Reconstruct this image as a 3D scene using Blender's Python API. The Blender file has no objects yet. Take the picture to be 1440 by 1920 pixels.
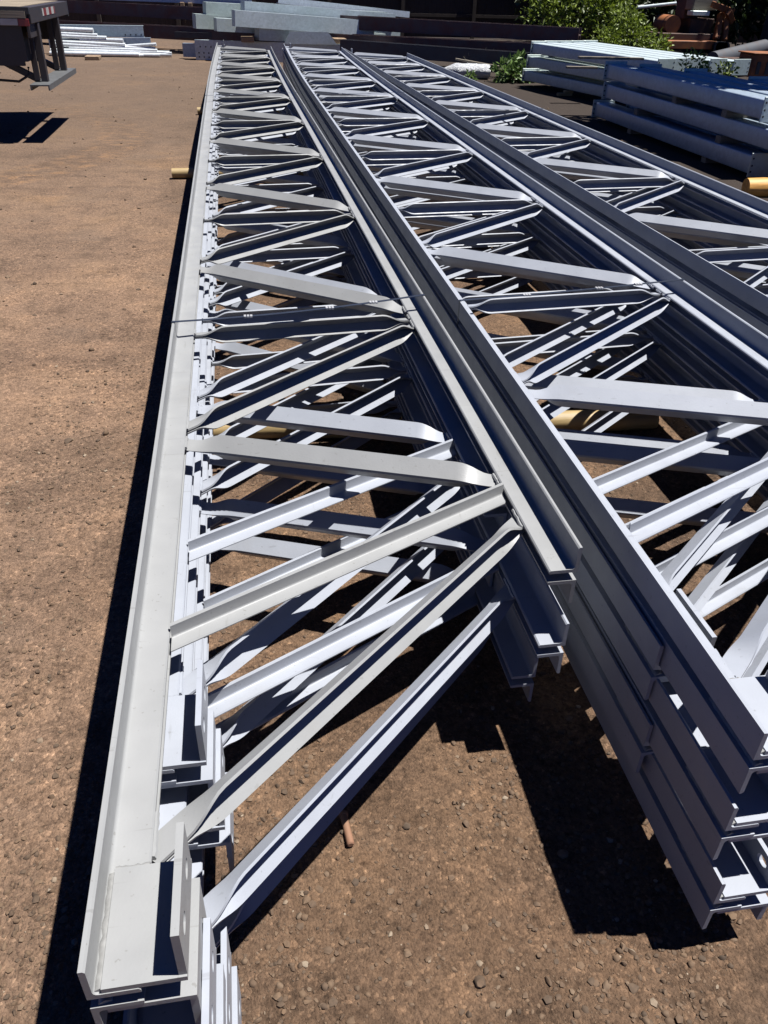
import bpy, bmesh, math, random
import numpy as np
from mathutils import Vector, Matrix, noise
random.seed(7); rng = np.random.default_rng(7)
R = math.radians
scn = bpy.context.scene
C = bpy.data.collections.new("yard"); scn.collection.children.link(C)
CAMZ = 1.62; F = 1497.0

# ---------------------------------------------------------------- camera maths (photo pixel -> point of the yard)
def cam_axes(yv=-47.0, xv=416.0, roll=1.7):
    Y = np.array([xv-720, yv-960, F]); Y /= np.linalg.norm(Y)
    h = np.array([math.cos(R(roll)), math.sin(R(roll)), 0])
    Z = np.cross(Y, h); Z /= np.linalg.norm(Z)
    if Z[1] > 0: Z = -Z
    return np.array([np.cross(Y, Z), Y, Z])
AX = cam_axes()
EYE = np.array([0, 0, CAMZ])
def ray(px, py): return AX @ np.array([px-720, py-960, F])
def at_z(px, py, z):
    r = ray(px, py); return Vector(EYE + r*((z-CAMZ)/r[2]))
def at_y(px, py, y):
    r = ray(px, py); return Vector(EYE + r*(y/r[1]))

# ---------------------------------------------------------------- materials
def nt(name):
    m = bpy.data.materials.new(name); m.use_nodes = True
    t = m.node_tree; b = t.nodes["Principled BSDF"]
    return m, t, b
def N(t, kind, **kw):
    n = t.nodes.new(kind)
    for k, v in kw.items():
        if k in n.inputs: n.inputs[k].default_value = v
        else: setattr(n, k, v)
    return n
def ramp(t, stops):
    n = t.nodes.new("ShaderNodeValToRGB"); e = n.color_ramp.elements
    while len(e) < len(stops): e.new(0.5)
    for i, (p, c) in enumerate(stops):
        e[i].position = p; e[i].color = (*c, 1) if len(c) == 3 else c
    return n
def mixc(t, fac, a, b, mode='MIX'):
    n = t.nodes.new("ShaderNodeMix"); n.data_type = 'RGBA'; n.blend_type = mode
    for s, v in ((0, fac), (6, a), (7, b)):
        if hasattr(v, 'links') or hasattr(v, 'is_output'): t.links.new(v, n.inputs[s])
        else: n.inputs[s].default_value = v if s == 0 else (*v, 1)
    return n.outputs[2]
def bump(t, b, height, strength=.3, dist=.01):
    n = N(t, "ShaderNodeBump"); n.inputs["Strength"].default_value = strength; n.inputs["Distance"].default_value = dist
    t.links.new(height, n.inputs["Height"]); t.links.new(n.outputs[0], b.inputs["Normal"])
def pos(t, scale=(1, 1, 1), obj=False):
    if obj: o = N(t, "ShaderNodeTexCoord").outputs["Object"]
    else: o = N(t, "ShaderNodeNewGeometry").outputs["Position"]
    mp = N(t, "ShaderNodeMapping"); mp.inputs["Scale"].default_value = scale
    t.links.new(o, mp.inputs["Vector"]); return mp.outputs[0]
def noi(t, vec, scale, detail=4, rough=.55):
    n = N(t, "ShaderNodeTexNoise"); n.inputs["Scale"].default_value = scale; n.inputs["Detail"].default_value = detail; n.inputs["Roughness"].default_value = rough
    t.links.new(vec, n.inputs["Vector"]); return n.outputs["Fac"]

def paint(name, col, dust=(.14, .122, .095), rough=.46):
    m, t, b = nt(name); v = pos(t)
    c1 = tuple(x*.93 for x in col); c2 = tuple(min(1, x*1.05) for x in col)
    r1 = ramp(t, [(.3, c1), (.7, c2)]); t.links.new(noi(t, v, 7, 5), r1.inputs[0])
    # dust settled in blotches, small scuffs and specks
    r2 = ramp(t, [(.58, (0, 0, 0)), (.8, (.32, .32, .32))]); t.links.new(noi(t, v, 3.1, 7, .65), r2.inputs[0])
    c = mixc(t, r2.outputs[0], r1.outputs[0], dust)
    r3 = ramp(t, [(.70, (0, 0, 0)), (.74, (.55, .55, .55))]); t.links.new(noi(t, v, 95, 2, .5), r3.inputs[0])
    c = mixc(t, r3.outputs[0], c, (col[0]*.62, col[1]*.6, col[2]*.56))
    vs = pos(t, (30, 3.5, 30)); r4 = ramp(t, [(.66, (0, 0, 0)), (.72, (.35, .35, .35))]); t.links.new(noi(t, vs, 2, 3, .6), r4.inputs[0])
    c = mixc(t, r4.outputs[0], c, (col[0]*.7, col[1]*.68, col[2]*.64))
    vz = pos(t, (2.2, 55, 55)); r7 = ramp(t, [(.69, (0, 0, 0)), (.73, (.4, .4, .4))]); t.links.new(noi(t, vz, 1.4, 2, .5), r7.inputs[0])
    c = mixc(t, r7.outputs[0], c, (col[0]*.66, col[1]*.64, col[2]*.62))
    t.links.new(c, b.inputs["Base Color"])
    rr = ramp(t, [(.3, (rough-.1,)*3), (.7, (rough+.12,)*3)]); t.links.new(noi(t, v, 18, 4), rr.inputs[0]); t.links.new(rr.outputs[0], b.inputs["Roughness"]); b.inputs["Specular IOR Level"].default_value = .3
    bump(t, b, noi(t, v, 210, 3), .12, .002)
    return m
def galv(name, col, metal=.35, rough=.42):
    m, t, b = nt(name); v = pos(t)
    vo = N(t, "ShaderNodeTexVoronoi"); vo.inputs["Scale"].default_value = 26; t.links.new(v, vo.inputs["Vector"])
    r1 = ramp(t, [(0, tuple(x*.84 for x in col)), (1, tuple(min(1, x*1.1) for x in col))]); t.links.new(vo.outputs["Color"], r1.inputs[0])
    r2 = ramp(t, [(.4, (0, 0, 0)), (.75, (.5, .5, .5))]); t.links.new(noi(t, v, 1.7, 6), r2.inputs[0])
    c = mixc(t, r2.outputs[0], r1.outputs[0], (col[0]*.72, col[1]*.78, col[2]*.70))
    t.links.new(c, b.inputs["Base Color"]); b.inputs["Metallic"].default_value = metal; b.inputs["Roughness"].default_value = rough
    bump(t, b, noi(t, v, 40, 3), .1, .003)
    return m
def rusty(name, col, rust=(.20, .07, .025), amt=.5, rough=.75):
    m, t, b = nt(name); v = pos(t)
    r2 = ramp(t, [(amt-.14, (0, 0, 0)), (amt+.16, (1, 1, 1))]); t.links.new(noi(t, v, 3.5, 8, .65), r2.inputs[0])
    r1 = ramp(t, [(.3, tuple(x*.7 for x in rust)), (.7, tuple(x*1.35 for x in rust))]); t.links.new(noi(t, v, 28, 5), r1.inputs[0])
    t.links.new(mixc(t, r2.outputs[0], col, r1.outputs[0]), b.inputs["Base Color"]); b.inputs["Roughness"].default_value = rough
    bump(t, b, noi(t, v, 60, 4), .3, .004)
    return m
def wood(name, col, scale=(40, 2, 40), rough=.75, contrast=.35):
    m, t, b = nt(name); v = pos(t, scale)
    r1 = ramp(t, [(.3, tuple(x*(1-contrast) for x in col)), (.75, tuple(x*(1+contrast) for x in col))]); f = noi(t, v, 1, 6); t.links.new(f, r1.inputs[0])
    v2 = pos(t); r2 = ramp(t, [(.5, (0, 0, 0)), (.72, (.5, .5, .5))]); t.links.new(noi(t, v2, 5, 5), r2.inputs[0])
    t.links.new(mixc(t, r2.outputs[0], r1.outputs[0], tuple(x*.5 for x in col)), b.inputs["Base Color"]); b.inputs["Roughness"].default_value = rough
    bump(t, b, f, .4, .004); return m
def plain(name, col, rough=.6, metal=0, var=.15):
    m, t, b = nt(name); v = pos(t)
    r1 = ramp(t, [(.3, tuple(x*(1-var) for x in col)), (.7, tuple(x*(1+var) for x in col))]); t.links.new(noi(t, v, 14, 5), r1.inputs[0])
    t.links.new(r1.outputs[0], b.inputs["Base Color"]); b.inputs["Roughness"].default_value = rough; b.inputs["Metallic"].default_value = metal
    return m
def leafmat(name, col, var=.5):
    m, t, b = nt(name)
    oi = N(t, "ShaderNodeNewGeometry"); r1 = ramp(t, [(0, tuple(x*(1-var) for x in col)), (1, (col[0]*(1+var), col[1]*(1+var*.8), col[2]*(1+var*.4)))])
    t.links.new(oi.outputs["Random Per Island"], r1.inputs[0]); t.links.new(r1.outputs[0], b.inputs["Base Color"])
    b.inputs["Roughness"].default_value = .5
    tr = N(t, "ShaderNodeBsdfTranslucent"); t.links.new(r1.outputs[0], tr.inputs["Color"])
    mx = N(t, "ShaderNodeMixShader"); mx.inputs[0].default_value = .3
    out = t.nodes["Material Output"]; t.links.new(b.outputs[0], mx.inputs[1]); t.links.new(tr.outputs[0], mx.inputs[2]); t.links.new(mx.outputs[0], out.inputs["Surface"])
    return m

M = {}
M['warm'] = paint('warm_grey_paint', (.191, .194, .1945))
M['cool'] = paint('cool_grey_paint', (.226, .240, .271), dust=(.165, .155, .14))
M['galv'] = galv('galvanised_steel', (.37, .425, .45), .15)
M['galvgreen'] = galv('galvanised_dull', (.36, .415, .405), .15)
M['galv_shadeblue'] = galv('galvanised_shade_blue', (.29, .345, .42), .3, .36)  # bluer copy of the zinc, skylit shade put into its colour
M['bright'] = galv('bright_zinc', (.62, .65, .67), .35, .3)
M['rustbeam'] = rusty('rusty_beam', (0.0570, 0.0471, 0.0502), (0.0646, 0.0243, 0.0182), .5)
M['greybeam'] = rusty('grey_beam', (0.0380, 0.0418, 0.0494), (0.0380, 0.0228, 0.0198), .62)
M['orange'] = rusty('faded_orange_steel', (.26, .085, .016), (.085, .028, .011), .47)
M['darkrust'] = rusty('dark_rust_steel', (0.0266, 0.0152, 0.0114), (0.0608, 0.0228, 0.0114), .5)
M['pole'] = wood('peeled_pole', (0.2478, 0.1756, 0.0775), (3, 40, 40), .6, .25)
M['orangelog'] = wood('orange_log', (.47, .235, .045), (3, 40, 40), .6, .35)
M['block'] = wood('sawn_timber', (0.1862, 0.1239, 0.0722))
M['greywood'] = wood('weathered_board', (0.1520, 0.1292, 0.0988), (3, 50, 50))
M['fence'] = wood('shade_dark_fence_wood', (0.0304, 0.0213, 0.0167), (30, 30, 2), .85)  # weathered brown taken near black, tree shade is in the colour
M['deck'] = wood('worn_deck_board', (0.1756, 0.1398, 0.0980), (2, 40, 40), .8)
M['black'] = plain('black_steel', (0.0137, 0.0137, 0.0152), .55)
M['post'] = plain('dark_red_brown_steel', (.020, .0155, .016), .55)
M['barpaint'] = plain('worn_grey_bar', (.058, .06, .062), .6, 0, .3)
M['white'] = plain('white_reflector', (0.2842, 0.2842, 0.2690), .4)
M['red'] = plain('red_reflector', (.13, .010, .008), .35)
M['rubber'] = plain('rubber', (0.0114, 0.0114, 0.0114), .7)
M['band'] = plain('steel_band', (0.0456, 0.0532, 0.0684), .35, .6)
M['clip'] = plain('zinc_clip', (0.4560, 0.4560, 0.4560), .4, .5)
M['peg'] = rusty('rusty_peg', (0.1672, 0.0912, 0.0532), (0.1520, 0.0684, 0.0380), .5)
M['leaf'] = leafmat('weed_leaf', (.115, .165, .020))
M['leafbroad'] = leafmat('broad_leaf', (.085, .145, .040), .4)
M['leafdark'] = leafmat('dark_leaf', (0.0213, 0.0380, 0.0106))
M['stem'] = plain('plant_stem', (0.0760, 0.0684, 0.0304), .8)
M['dry'] = plain('dry_stem', (0.1976, 0.1672, 0.1216), .8)
M['bark'] = wood('tree_bark', (0.0380, 0.0304, 0.0243), (20, 20, 3), .9)
def mat_film():
    m, t, b = nt('plastic_film'); v = pos(t, (3, 14, 14))
    f = noi(t, v, 4, 7, .7); r1 = ramp(t, [(.35, (.27, .28, .30)), (.65, (.5, .51, .52))]); t.links.new(f, r1.inputs[0])
    t.links.new(r1.outputs[0], b.inputs["Base Color"]); b.inputs["Roughness"].default_value = .22; bump(t, b, f, .9, .03); return m
M['film'] = mat_film()
def mat_weld():
    m, t, b = nt('painted_weld'); v = pos(t)
    r1 = ramp(t, [(.4, (.165, .165, .162)), (.68, (.20, .20, .196))]); t.links.new(noi(t, v, 90, 3), r1.inputs[0])
    t.links.new(r1.outputs[0], b.inputs["Base Color"]); b.inputs["Roughness"].default_value = .4; bump(t, b, noi(t, v, 120, 2), .3, .003); return m
M['weld'] = mat_weld()
def mat_ground():
    m, t, b = nt('yard_dirt'); v = pos(t)
    big = noi(t, v, .75, 6, .6); mid = noi(t, v, 5.5, 7, .65); fine = noi(t, v, 46, 6, .7); grit = noi(t, v, 170, 4, .7)
    r1 = ramp(t, [(.34, (0.0751, 0.0483, 0.0314)), (.48, (0.1037, 0.0651, 0.0411)), (.58, (0.1253, 0.0779, 0.0471)), (.70, (0.1680, 0.0953, 0.0462))]); t.links.new(big, r1.inputs[0])
    r2 = ramp(t, [(.3, (.64, .63, .62)), (.5, (1, 1, 1)), (.72, (1.22, 1.18, 1.12))]); t.links.new(mid, r2.inputs[0])
    c = mixc(t, 1.0, r1.outputs[0], r2.outputs[0], 'MULTIPLY')
    r3 = ramp(t, [(.33, (.50, .48, .46)), (.46, (.95, .95, .95)), (.58, (1.06, 1.05, 1.04)), (.72, (1.35, 1.33, 1.30))]); t.links.new(fine, r3.inputs[0])
    c = mixc(t, 1.0, c, r3.outputs[0], 'MULTIPLY')
    r4 = ramp(t, [(.30, (.55, .53, .52)), (.46, (1, 1, 1)), (.6, (1, 1, 1)), (.74, (1.5, 1.46, 1.4))]); t.links.new(grit, r4.inputs[0])
    c = mixc(t, .85, c, r4.outputs[0], 'MULTIPLY')
    # pebbly skin: cells of slightly different tone
    vA = N(t, "ShaderNodeTexVoronoi", Scale=70.0, Randomness=1.0); t.links.new(v, vA.inputs["Vector"]); vB = N(t, "ShaderNodeTexVoronoi", Scale=150.0); t.links.new(v, vB.inputs["Vector"])
    sA = N(t, "ShaderNodeSeparateColor"); t.links.new(vA.outputs["Color"], sA.inputs[0]); sB = N(t, "ShaderNodeSeparateColor"); t.links.new(vB.outputs["Color"], sB.inputs[0])
    rA = ramp(t, [(0, (.76, .75, .74)), (.5, (1, 1, 1)), (.92, (1.1, 1.09, 1.08)), (1, (1.55, 1.53, 1.5))]); t.links.new(sA.outputs[0], rA.inputs[0])
    rB = ramp(t, [(0, (.66, .65, .64)), (.5, (1, 1, 1)), (.93, (1.15, 1.14, 1.12)), (1, (1.9, 1.9, 1.86))]); t.links.new(sB.outputs[0], rB.inputs[0])
    pm = ramp(t, [(.38, (.25, .25, .25)), (.6, (1, 1, 1))]); t.links.new(noi(t, v, 2.3, 5), pm.inputs[0])
    c = mixc(t, pm.outputs[0], c, mixc(t, 1.0, c, rA.outputs[0], 'MULTIPLY')); c = mixc(t, .8, c, mixc(t, 1.0, c, rB.outputs[0], 'MULTIPLY'))
    # greyer gravel patches, and the dark litter soil on the right of the stacks
    r5 = ramp(t, [(.57, (0, 0, 0)), (.74, (.6, .6, .6))]); t.links.new(noi(t, v, 1.3, 4), r5.inputs[0])
    c = mixc(t, r5.outputs[0], c, mixc(t, 1.0, (0.0894, 0.0617, 0.0425), r4.outputs[0], 'MULTIPLY'))
    sx = N(t, "ShaderNodeSeparateXYZ"); t.links.new(v, sx.inputs[0])
    # dry, paler dust on the driven lane to the left
    al = N(t, "ShaderNodeMath", operation='MULTIPLY_ADD'); t.links.new(big, al.inputs[0]); al.inputs[1].default_value = -1.2; t.links.new(sx.outputs[0], al.inputs[2])
    ml = N(t, "ShaderNodeMapRange"); ml.inputs[1].default_value = -.55; ml.inputs[2].default_value = -1.25; t.links.new(al.outputs[0], ml.inputs[0])
    c = mixc(t, ml.outputs[0], c, mixc(t, 1.0, c, (1.60, 1.66, 1.78), 'MULTIPLY'))
    # darker smears of compacted soil across the lane
    sm = ramp(t, [(.52, (1, 1, 1)), (.68, (.82, .81, .81))]); t.links.new(noi(t, pos(t, (.35, 1.5, 1)), 1.15, 6, .62), sm.inputs[0])
    c = mixc(t, 1.0, c, sm.outputs[0], 'MULTIPLY')
    # curved tyre track with lug marks on the driven lane
    vd = N(t, "ShaderNodeVectorMath", operation='DISTANCE'); t.links.new(v, vd.inputs[0]); vd.inputs[1].default_value = (-4.5, 10.5, 0)
    rg = N(t, "ShaderNodeMapRange"); rg.interpolation_type = 'SMOOTHSTEP'; t.links.new(vd.outputs["Value"], rg.inputs[0]); rg.inputs[1].default_value = 2.85; rg.inputs[2].default_value = 3.0
    rh = N(t, "ShaderNodeMapRange"); rh.interpolation_type = 'SMOOTHSTEP'; t.links.new(vd.outputs["Value"], rh.inputs[0]); rh.inputs[1].default_value = 3.6; rh.inputs[2].default_value = 3.42
    rm = N(t, "ShaderNodeMath", operation='MULTIPLY'); t.links.new(rg.outputs[0], rm.inputs[0]); t.links.new(rh.outputs[0], rm.inputs[1])
    rw = ramp(t, [(.36, (.52, .49, .46)), (.5, (1.0, .97, .92)), (.62, (1.5, 1.30, .98))]); t.links.new(noi(t, pos(t, (1, 1.6, 1)), 5.0, 5, .6), rw.inputs[0])
    rf = N(t, "ShaderNodeMath", operation='MULTIPLY'); t.links.new(rm.outputs[0], rf.inputs[0]); mm_ = ramp(t, [(.3, (.25, .25, .25)), (.55, (1, 1, 1))]); t.links.new(mid, mm_.inputs[0]); t.links.new(mm_.outputs[0], rf.inputs[1])
    c = mixc(t, rf.outputs[0], c, mixc(t, 1.0, c, rw.outputs[0], 'MULTIPLY'))
    # greyer compacted ground towards the back of the yard
    fy = N(t, "ShaderNodeMath", operation='MULTIPLY_ADD'); t.links.new(big, fy.inputs[0]); fy.inputs[1].default_value = 9; t.links.new(sx.outputs[1], fy.inputs[2])
    mf = N(t, "ShaderNodeMapRange"); mf.inputs[1].default_value = 9; mf.inputs[2].default_value = 17; mf.inputs[4].default_value = .8; t.links.new(fy.outputs[0], mf.inputs[0])
    c = mixc(t, mf.outputs[0], c, mixc(t, 1.0, (0.0923, 0.0645, 0.0457), r3.outputs[0], 'MULTIPLY'))
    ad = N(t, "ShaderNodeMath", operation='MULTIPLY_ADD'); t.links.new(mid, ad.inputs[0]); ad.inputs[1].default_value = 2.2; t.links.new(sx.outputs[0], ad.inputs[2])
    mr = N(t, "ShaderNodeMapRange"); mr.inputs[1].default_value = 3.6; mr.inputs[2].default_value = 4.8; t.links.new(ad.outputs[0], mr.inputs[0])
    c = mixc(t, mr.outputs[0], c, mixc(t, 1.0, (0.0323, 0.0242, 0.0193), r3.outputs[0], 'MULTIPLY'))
    t.links.new(c, b.inputs["Base Color"]); b.inputs["Roughness"].default_value = .95; b.inputs["Specular IOR Level"].default_value = .2
    s1 = N(t, "ShaderNodeMath", operation='MULTIPLY_ADD'); t.links.new(fine, s1.inputs[0]); s1.inputs[1].default_value = 1.0
    s2 = N(t, "ShaderNodeMath", operation='MULTIPLY'); t.links.new(grit, s2.inputs[0]); s2.inputs[1].default_value = .45; t.links.new(s2.outputs[0], s1.inputs[2])
    s3 = N(t, "ShaderNodeMath", operation='MULTIPLY_ADD'); t.links.new(mid, s3.inputs[0]); s3.inputs[1].default_value = 2.2; t.links.new(s1.outputs[0], s3.inputs[2])
    iv = N(t, "ShaderNodeMath", operation='MULTIPLY'); t.links.new(vA.outputs["Distance"], iv.inputs[0]); t.links.new(pm.outputs[0], iv.inputs[1])
    s4 = N(t, "ShaderNodeMath", operation='MULTIPLY_ADD'); t.links.new(iv.outputs[0], s4.inputs[0]); s4.inputs[1].default_value = -.7; t.links.new(s3.outputs[0], s4.inputs[2])
    s5 = N(t, "ShaderNodeMath", operation='MULTIPLY_ADD'); t.links.new(vB.outputs["Distance"], s5.inputs[0]); s5.inputs[1].default_value = -.35; t.links.new(s4.outputs[0], s5.inputs[2])
    bump(t, b, s5.outputs[0], .8, .016)
    return m
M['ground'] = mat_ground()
def mat_stone():
    m, t, b = nt('gravel_stone'); g = N(t, "ShaderNodeNewGeometry")
    r1 = ramp(t, [(0, (0.0495, 0.0321, 0.0194)), (.35, (0.0769, 0.0477, 0.0278)), (.7, (0.0933, 0.0574, 0.0323)), (.95, (0.1043, 0.0682, 0.0414)), (1, (0.1976, 0.1557, 0.1117))]); t.links.new(g.outputs["Random Per Island"], r1.inputs[0])
    v = pos(t); r2 = ramp(t, [(.3, (.75, .75, .75)), (.7, (1.2, 1.2, 1.2))]); t.links.new(noi(t, v, 120, 3), r2.inputs[0])
    t.links.new(mixc(t, 1.0, r1.outputs[0], r2.outputs[0], 'MULTIPLY'), b.inputs["Base Color"]); b.inputs["Roughness"].default_value = .9; return m
M['stone'] = mat_stone()

# ---------------------------------------------------------------- object helpers
def tag(o, label=None, cat=None, group=None, kind=None):
    for k, v in (('label', label), ('category', cat), ('group', group), ('kind', kind)):
        if v: o[k] = v
    return o
def empty(name, loc, rz=0):
    o = bpy.data.objects.new(name, None); C.objects.link(o); o.location = loc; o.rotation_euler = (0, 0, rz); o.empty_display_size = .2; return o
class MB:
    def __init__(s): s.v = []; s.f = []
    def add(s, vs, fs):
        k = len(s.v); s.v += [Vector(p) for p in vs]; s.f += [tuple(i+k for i in f) for f in fs]
    def hexa(s, p): s.add(p, [(0, 3, 2, 1), (4, 5, 6, 7), (0, 1, 5, 4), (1, 2, 6, 5), (2, 3, 7, 6), (3, 0, 4, 7)])
    def box(s, lo, hi):
        x0, y0, z0 = lo; x1, y1, z1 = hi
        s.hexa([(x0, y0, z0), (x1, y0, z0), (x1, y1, z0), (x0, y1, z0), (x0, y0, z1), (x1, y0, z1), (x1, y1, z1), (x0, y1, z1)])
    def loft(s, rings, closed=True, caps=True):
        n = len(rings[0]); k = len(s.v)
        for r in rings: s.v += [Vector(p) for p in r]
        for i in range(len(rings)-1):
            for j in range(n if closed else n-1):
                a = k+i*n+j; b = k+i*n+(j+1) % n
                s.f.append((a, b, b+n, a+n))
        if caps:
            s.f.append(tuple(k+j for j in reversed(range(n)))); s.f.append(tuple(k+(len(rings)-1)*n+j for j in range(n)))
    def prism(s, prof, p0, p1, up=(0, 0, 1), seg=1):
        """profile (u across, w up) swept from p0 to p1"""
        p0 = Vector(p0); p1 = Vector(p1); d = (p1-p0).normalized(); u = d.cross(Vector(up)).normalized(); w = u.cross(d)
        s.loft([[p0.lerp(p1, i/seg)+u*a+w*b for a, b in prof] for i in range(seg+1)])
    def tube(s, pts, r, n=10, caps=True):
        pts = [Vector(p) for p in pts]; rings = []
        for i, p in enumerate(pts):
            d = (pts[min(i+1, len(pts)-1)]-pts[max(i-1, 0)]).normalized()
            a = d.cross(Vector((0, 0, 1)) if abs(d.z) < .9 else Vector((1, 0, 0))).normalized(); b = a.cross(d)
            rr = r[i] if isinstance(r, (list, tuple)) else r
            rings.append([p+(a*math.cos(2*math.pi*j/n)+b*math.sin(2*math.pi*j/n))*rr for j in range(n)])
        s.loft(rings, caps=caps)
    def mesh(s, name, smooth=30, bevel=0):
        me = bpy.data.meshes.new(name); me.from_pydata([tuple(p) for p in s.v], [], s.f); me.validate()
        bm = bmesh.new(); bm.from_mesh(me); bmesh.ops.recalc_face_normals(bm, faces=bm.faces)
        if bevel: bmesh.ops.bevel(bm, geom=[e for e in bm.edges if len(e.link_faces) == 2 and e.calc_face_angle(0) > .6], offset=bevel, segments=1, affect='EDGES', clamp_overlap=True)
        bm.to_mesh(me); bm.free()
        if smooth: me.polygons.foreach_set('use_smooth', [True]*len(me.polygons)); me.set_sharp_from_angle(angle=R(smooth))
        return me
    def build(s, name, mat, parent=None, smooth=30, bevel=0, label=None):
        o = bpy.data.objects.new(name, s.mesh(name, smooth, bevel)); C.objects.link(o); o.data.materials.append(mat)
        if parent: o.parent = parent
        if label: o['label'] = label
        return o
def copy_tree(o, parent=None):
    c = o.copy(); C.objects.link(c); c.parent = parent
    for ch in list(o.children): copy_tree(ch, c)
    return c
def swap_material(o, mat):
    for ch in o.children_recursive:
        for s in ch.material_slots:
            s.link = 'OBJECT'; s.material = mat

# ---------------------------------------------------------------- ground, one sheet, fine near the camera
def axis(lo, hi, a, b, fine, growth=1.13):
    xs = list(np.arange(a, b, fine)); st = fine; x = xs[-1]
    while x < hi: st = min(st*growth, 6); x += st; xs.append(x)
    st = fine; x = xs[0]; left = []
    while x > lo: st = min(st*growth, 6); x -= st; left.append(x)
    return left[::-1]+xs
gx = axis(-70, 80, -1.6, 2.2, .026); gy = axis(-12, 120, .3, 4.2, .026)
def gz(x, y):
    h = .016*noise.noise((x*.5, y*.5, 3.1))+.008*noise.noise((x*1.9, y*1.9, 1.7))
    if -2.5 < x < 3.5 and y < 6: h += .005*noise.noise((x*7, y*7, .3))+.0035*noise.noise((x*19, y*19, 5.))
    return h
vs = [(x, y, gz(x, y)) for y in gy for x in gx]; nx = len(gx)
fs = [(j*nx+i, j*nx+i+1, (j+1)*nx+i+1, (j+1)*nx+i) for j in range(len(gy)-1) for i in range(nx-1)]
me = bpy.data.meshes.new("ground"); me.from_pydata(vs, [], fs); me.polygons.foreach_set('use_smooth', [True]*len(fs))
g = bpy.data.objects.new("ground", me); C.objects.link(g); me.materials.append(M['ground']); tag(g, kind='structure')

# loose gravel
ico_v = []; p_ = (1+5**.5)/2
for a, b in ((1, p_), (-1, p_), (1, -p_), (-1, -p_)): ico_v += [(a, b, 0), (0, a, b), (b, 0, a)]
bm = bmesh.new(); bmesh.ops.create_icosphere(bm, subdivisions=1, radius=1); ico_v = np.array([v.co[:] for v in bm.verts]); ico_f = np.array([[v.index for v in f.verts] for f in bm.faces]); bm.free()
bm = bmesh.new(); bmesh.ops.create_icosphere(bm, subdivisions=2, radius=1); ico2_v = np.array([v.co[:] for v in bm.verts]); ico2_f = np.array([[v.index for v in f.verts] for f in bm.faces]); bm.free()
def stones(n, pick, smin, smax, iv, ifc, power=3.0):
    V = []; Fc = []; k = 0
    for _ in range(n):
        x, y = pick(); s = smin+(smax-smin)*random.random()**power
        sc = np.array([s*random.uniform(.7, 1.3), s*random.uniform(.7, 1.3), s*random.uniform(.5, .9)])
        q = iv*(1+.17*rng.standard_normal((len(iv), 1)).clip(-1.5, 1.5))*sc
        a = random.random()*6.28; c, s_ = math.cos(a), math.sin(a)
        q = q @ np.array([[c, -s_, 0], [s_, c, 0], [0, 0, 1]]) + (x, y, gz(x, y)+sc[2]*random.uniform(-.1, .45))
        V.append(q); Fc.append(ifc+k); k += len(iv)
    return np.concatenate(V), np.concatenate(Fc)
def clumpy():
    while True:
        y = .35+3.6*random.random()**1.4; x = random.uniform(-.95, .35+.75*y)
        if noise.noise((x*1.6, y*1.6, 8.))+.35*noise.noise((x*5, y*5, 2.)) > random.uniform(-.55, .5): return x, y
def wide(): 
    y = 3+16*random.random()**1.5; return random.uniform(-.32*y-.6, .5*y), y
a, b_ = stones(30000, clumpy, .0014, .0085, ico_v, ico_f, 4); c_, d_ = stones(110, clumpy, .005, .0115, ico2_v, ico2_f, 4); e_, f_ = stones(2600, wide, .004, .018, ico_v, ico_f, 6)
V = np.concatenate([a, c_, e_]); Fc = np.concatenate([b_, d_+len(a), f_+len(a)+len(c_)])
me = bpy.data.meshes.new("gravel"); me.from_pydata(V.tolist(), [], Fc.tolist()); me.polygons.foreach_set("use_smooth", [True]*len(Fc)); me.set_sharp_from_angle(angle=R(50))
o = bpy.data.objects.new("gravel", me); C.objects.link(o); me.materials.append(M['stone']); tag(o, 'loose pebbles scattered over the brown dirt', 'gravel', kind='stuff')

# ---------------------------------------------------------------- open web steel joists
LEG, GAP, TH = .066, .022, .0085
Y0, Y1 = .54, 16.72                      # top chord (with its bearing seats)
RN = [1.618]+[2.89+1.64*k for k in range(8)]+[15.64]
def angle_profile(L, t, r=.007):
    pr = [(0, 0), (L, 0), (L, t-.003), (L-.003, t)]
    for k in range(4):
        a = math.pi*1.5-k*math.pi/6
        pr.append((t+r+r*math.cos(a), t+r+r*math.sin(a)))
    return pr+[(t, L-.003), (t-.003, L), (0, L)]
PROF = angle_profile(LEG, TH)
def chord_angle(xo, side, up, y0, y1, bend):
    """heel at the outer edge; one leg inward, the other up or down"""
    ys = [y0+(y1-y0)*i/26 for i in range(27)]; mb = MB()
    mb.loft([[(xo+side*a+bend(y), y, up*(GAP/2+b)) for a, b in PROF] for y in ys]); return mb
def crimped(p0, p1, sgn, leg, bend, t=.0055, flat=.055, trans=.085, th0=9):
    """angle with both ends pinched; apex on the side sgn*(in-plane normal with +y)"""
    p0 = Vector((p0[0]+bend(p0[1]), p0[1], 0)); p1 = Vector((p1[0]+bend(p1[1]), p1[1], 0)); d = p1-p0; Ln = d.length; d /= Ln
    n = Vector((-d.y, d.x, 0)); n = n if n.y > 0 else -n; n *= sgn
    st = [(0, th0), (flat, th0)]
    for k in range(1, 7):
        u = k/6; st.append((flat+trans*u, th0+(45-th0)*(3*u*u-2*u**3)))
    st = st+[(Ln-s, th) for s, th in reversed(st)]
    rings = []
    for s, th in st:
        c, q = math.cos(R(th)), math.sin(R(th)); a = leg*c*.5; ch = .005
        up = [(a-ch*c, ch*q), (a-leg*c, leg*q), (a-leg*c-t*q, leg*q-t*c)]
        ia = max(a-t/q, a-leg*c*.8)
        pr = up+[(ia, 0)]+[(x, -z) for x, z in reversed(up)]
        rings.append([p0+d*s+n*x+Vector((0, 0, z)) for x, z in pr])
    mb = MB(); mb.loft(rings); return mb
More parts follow.
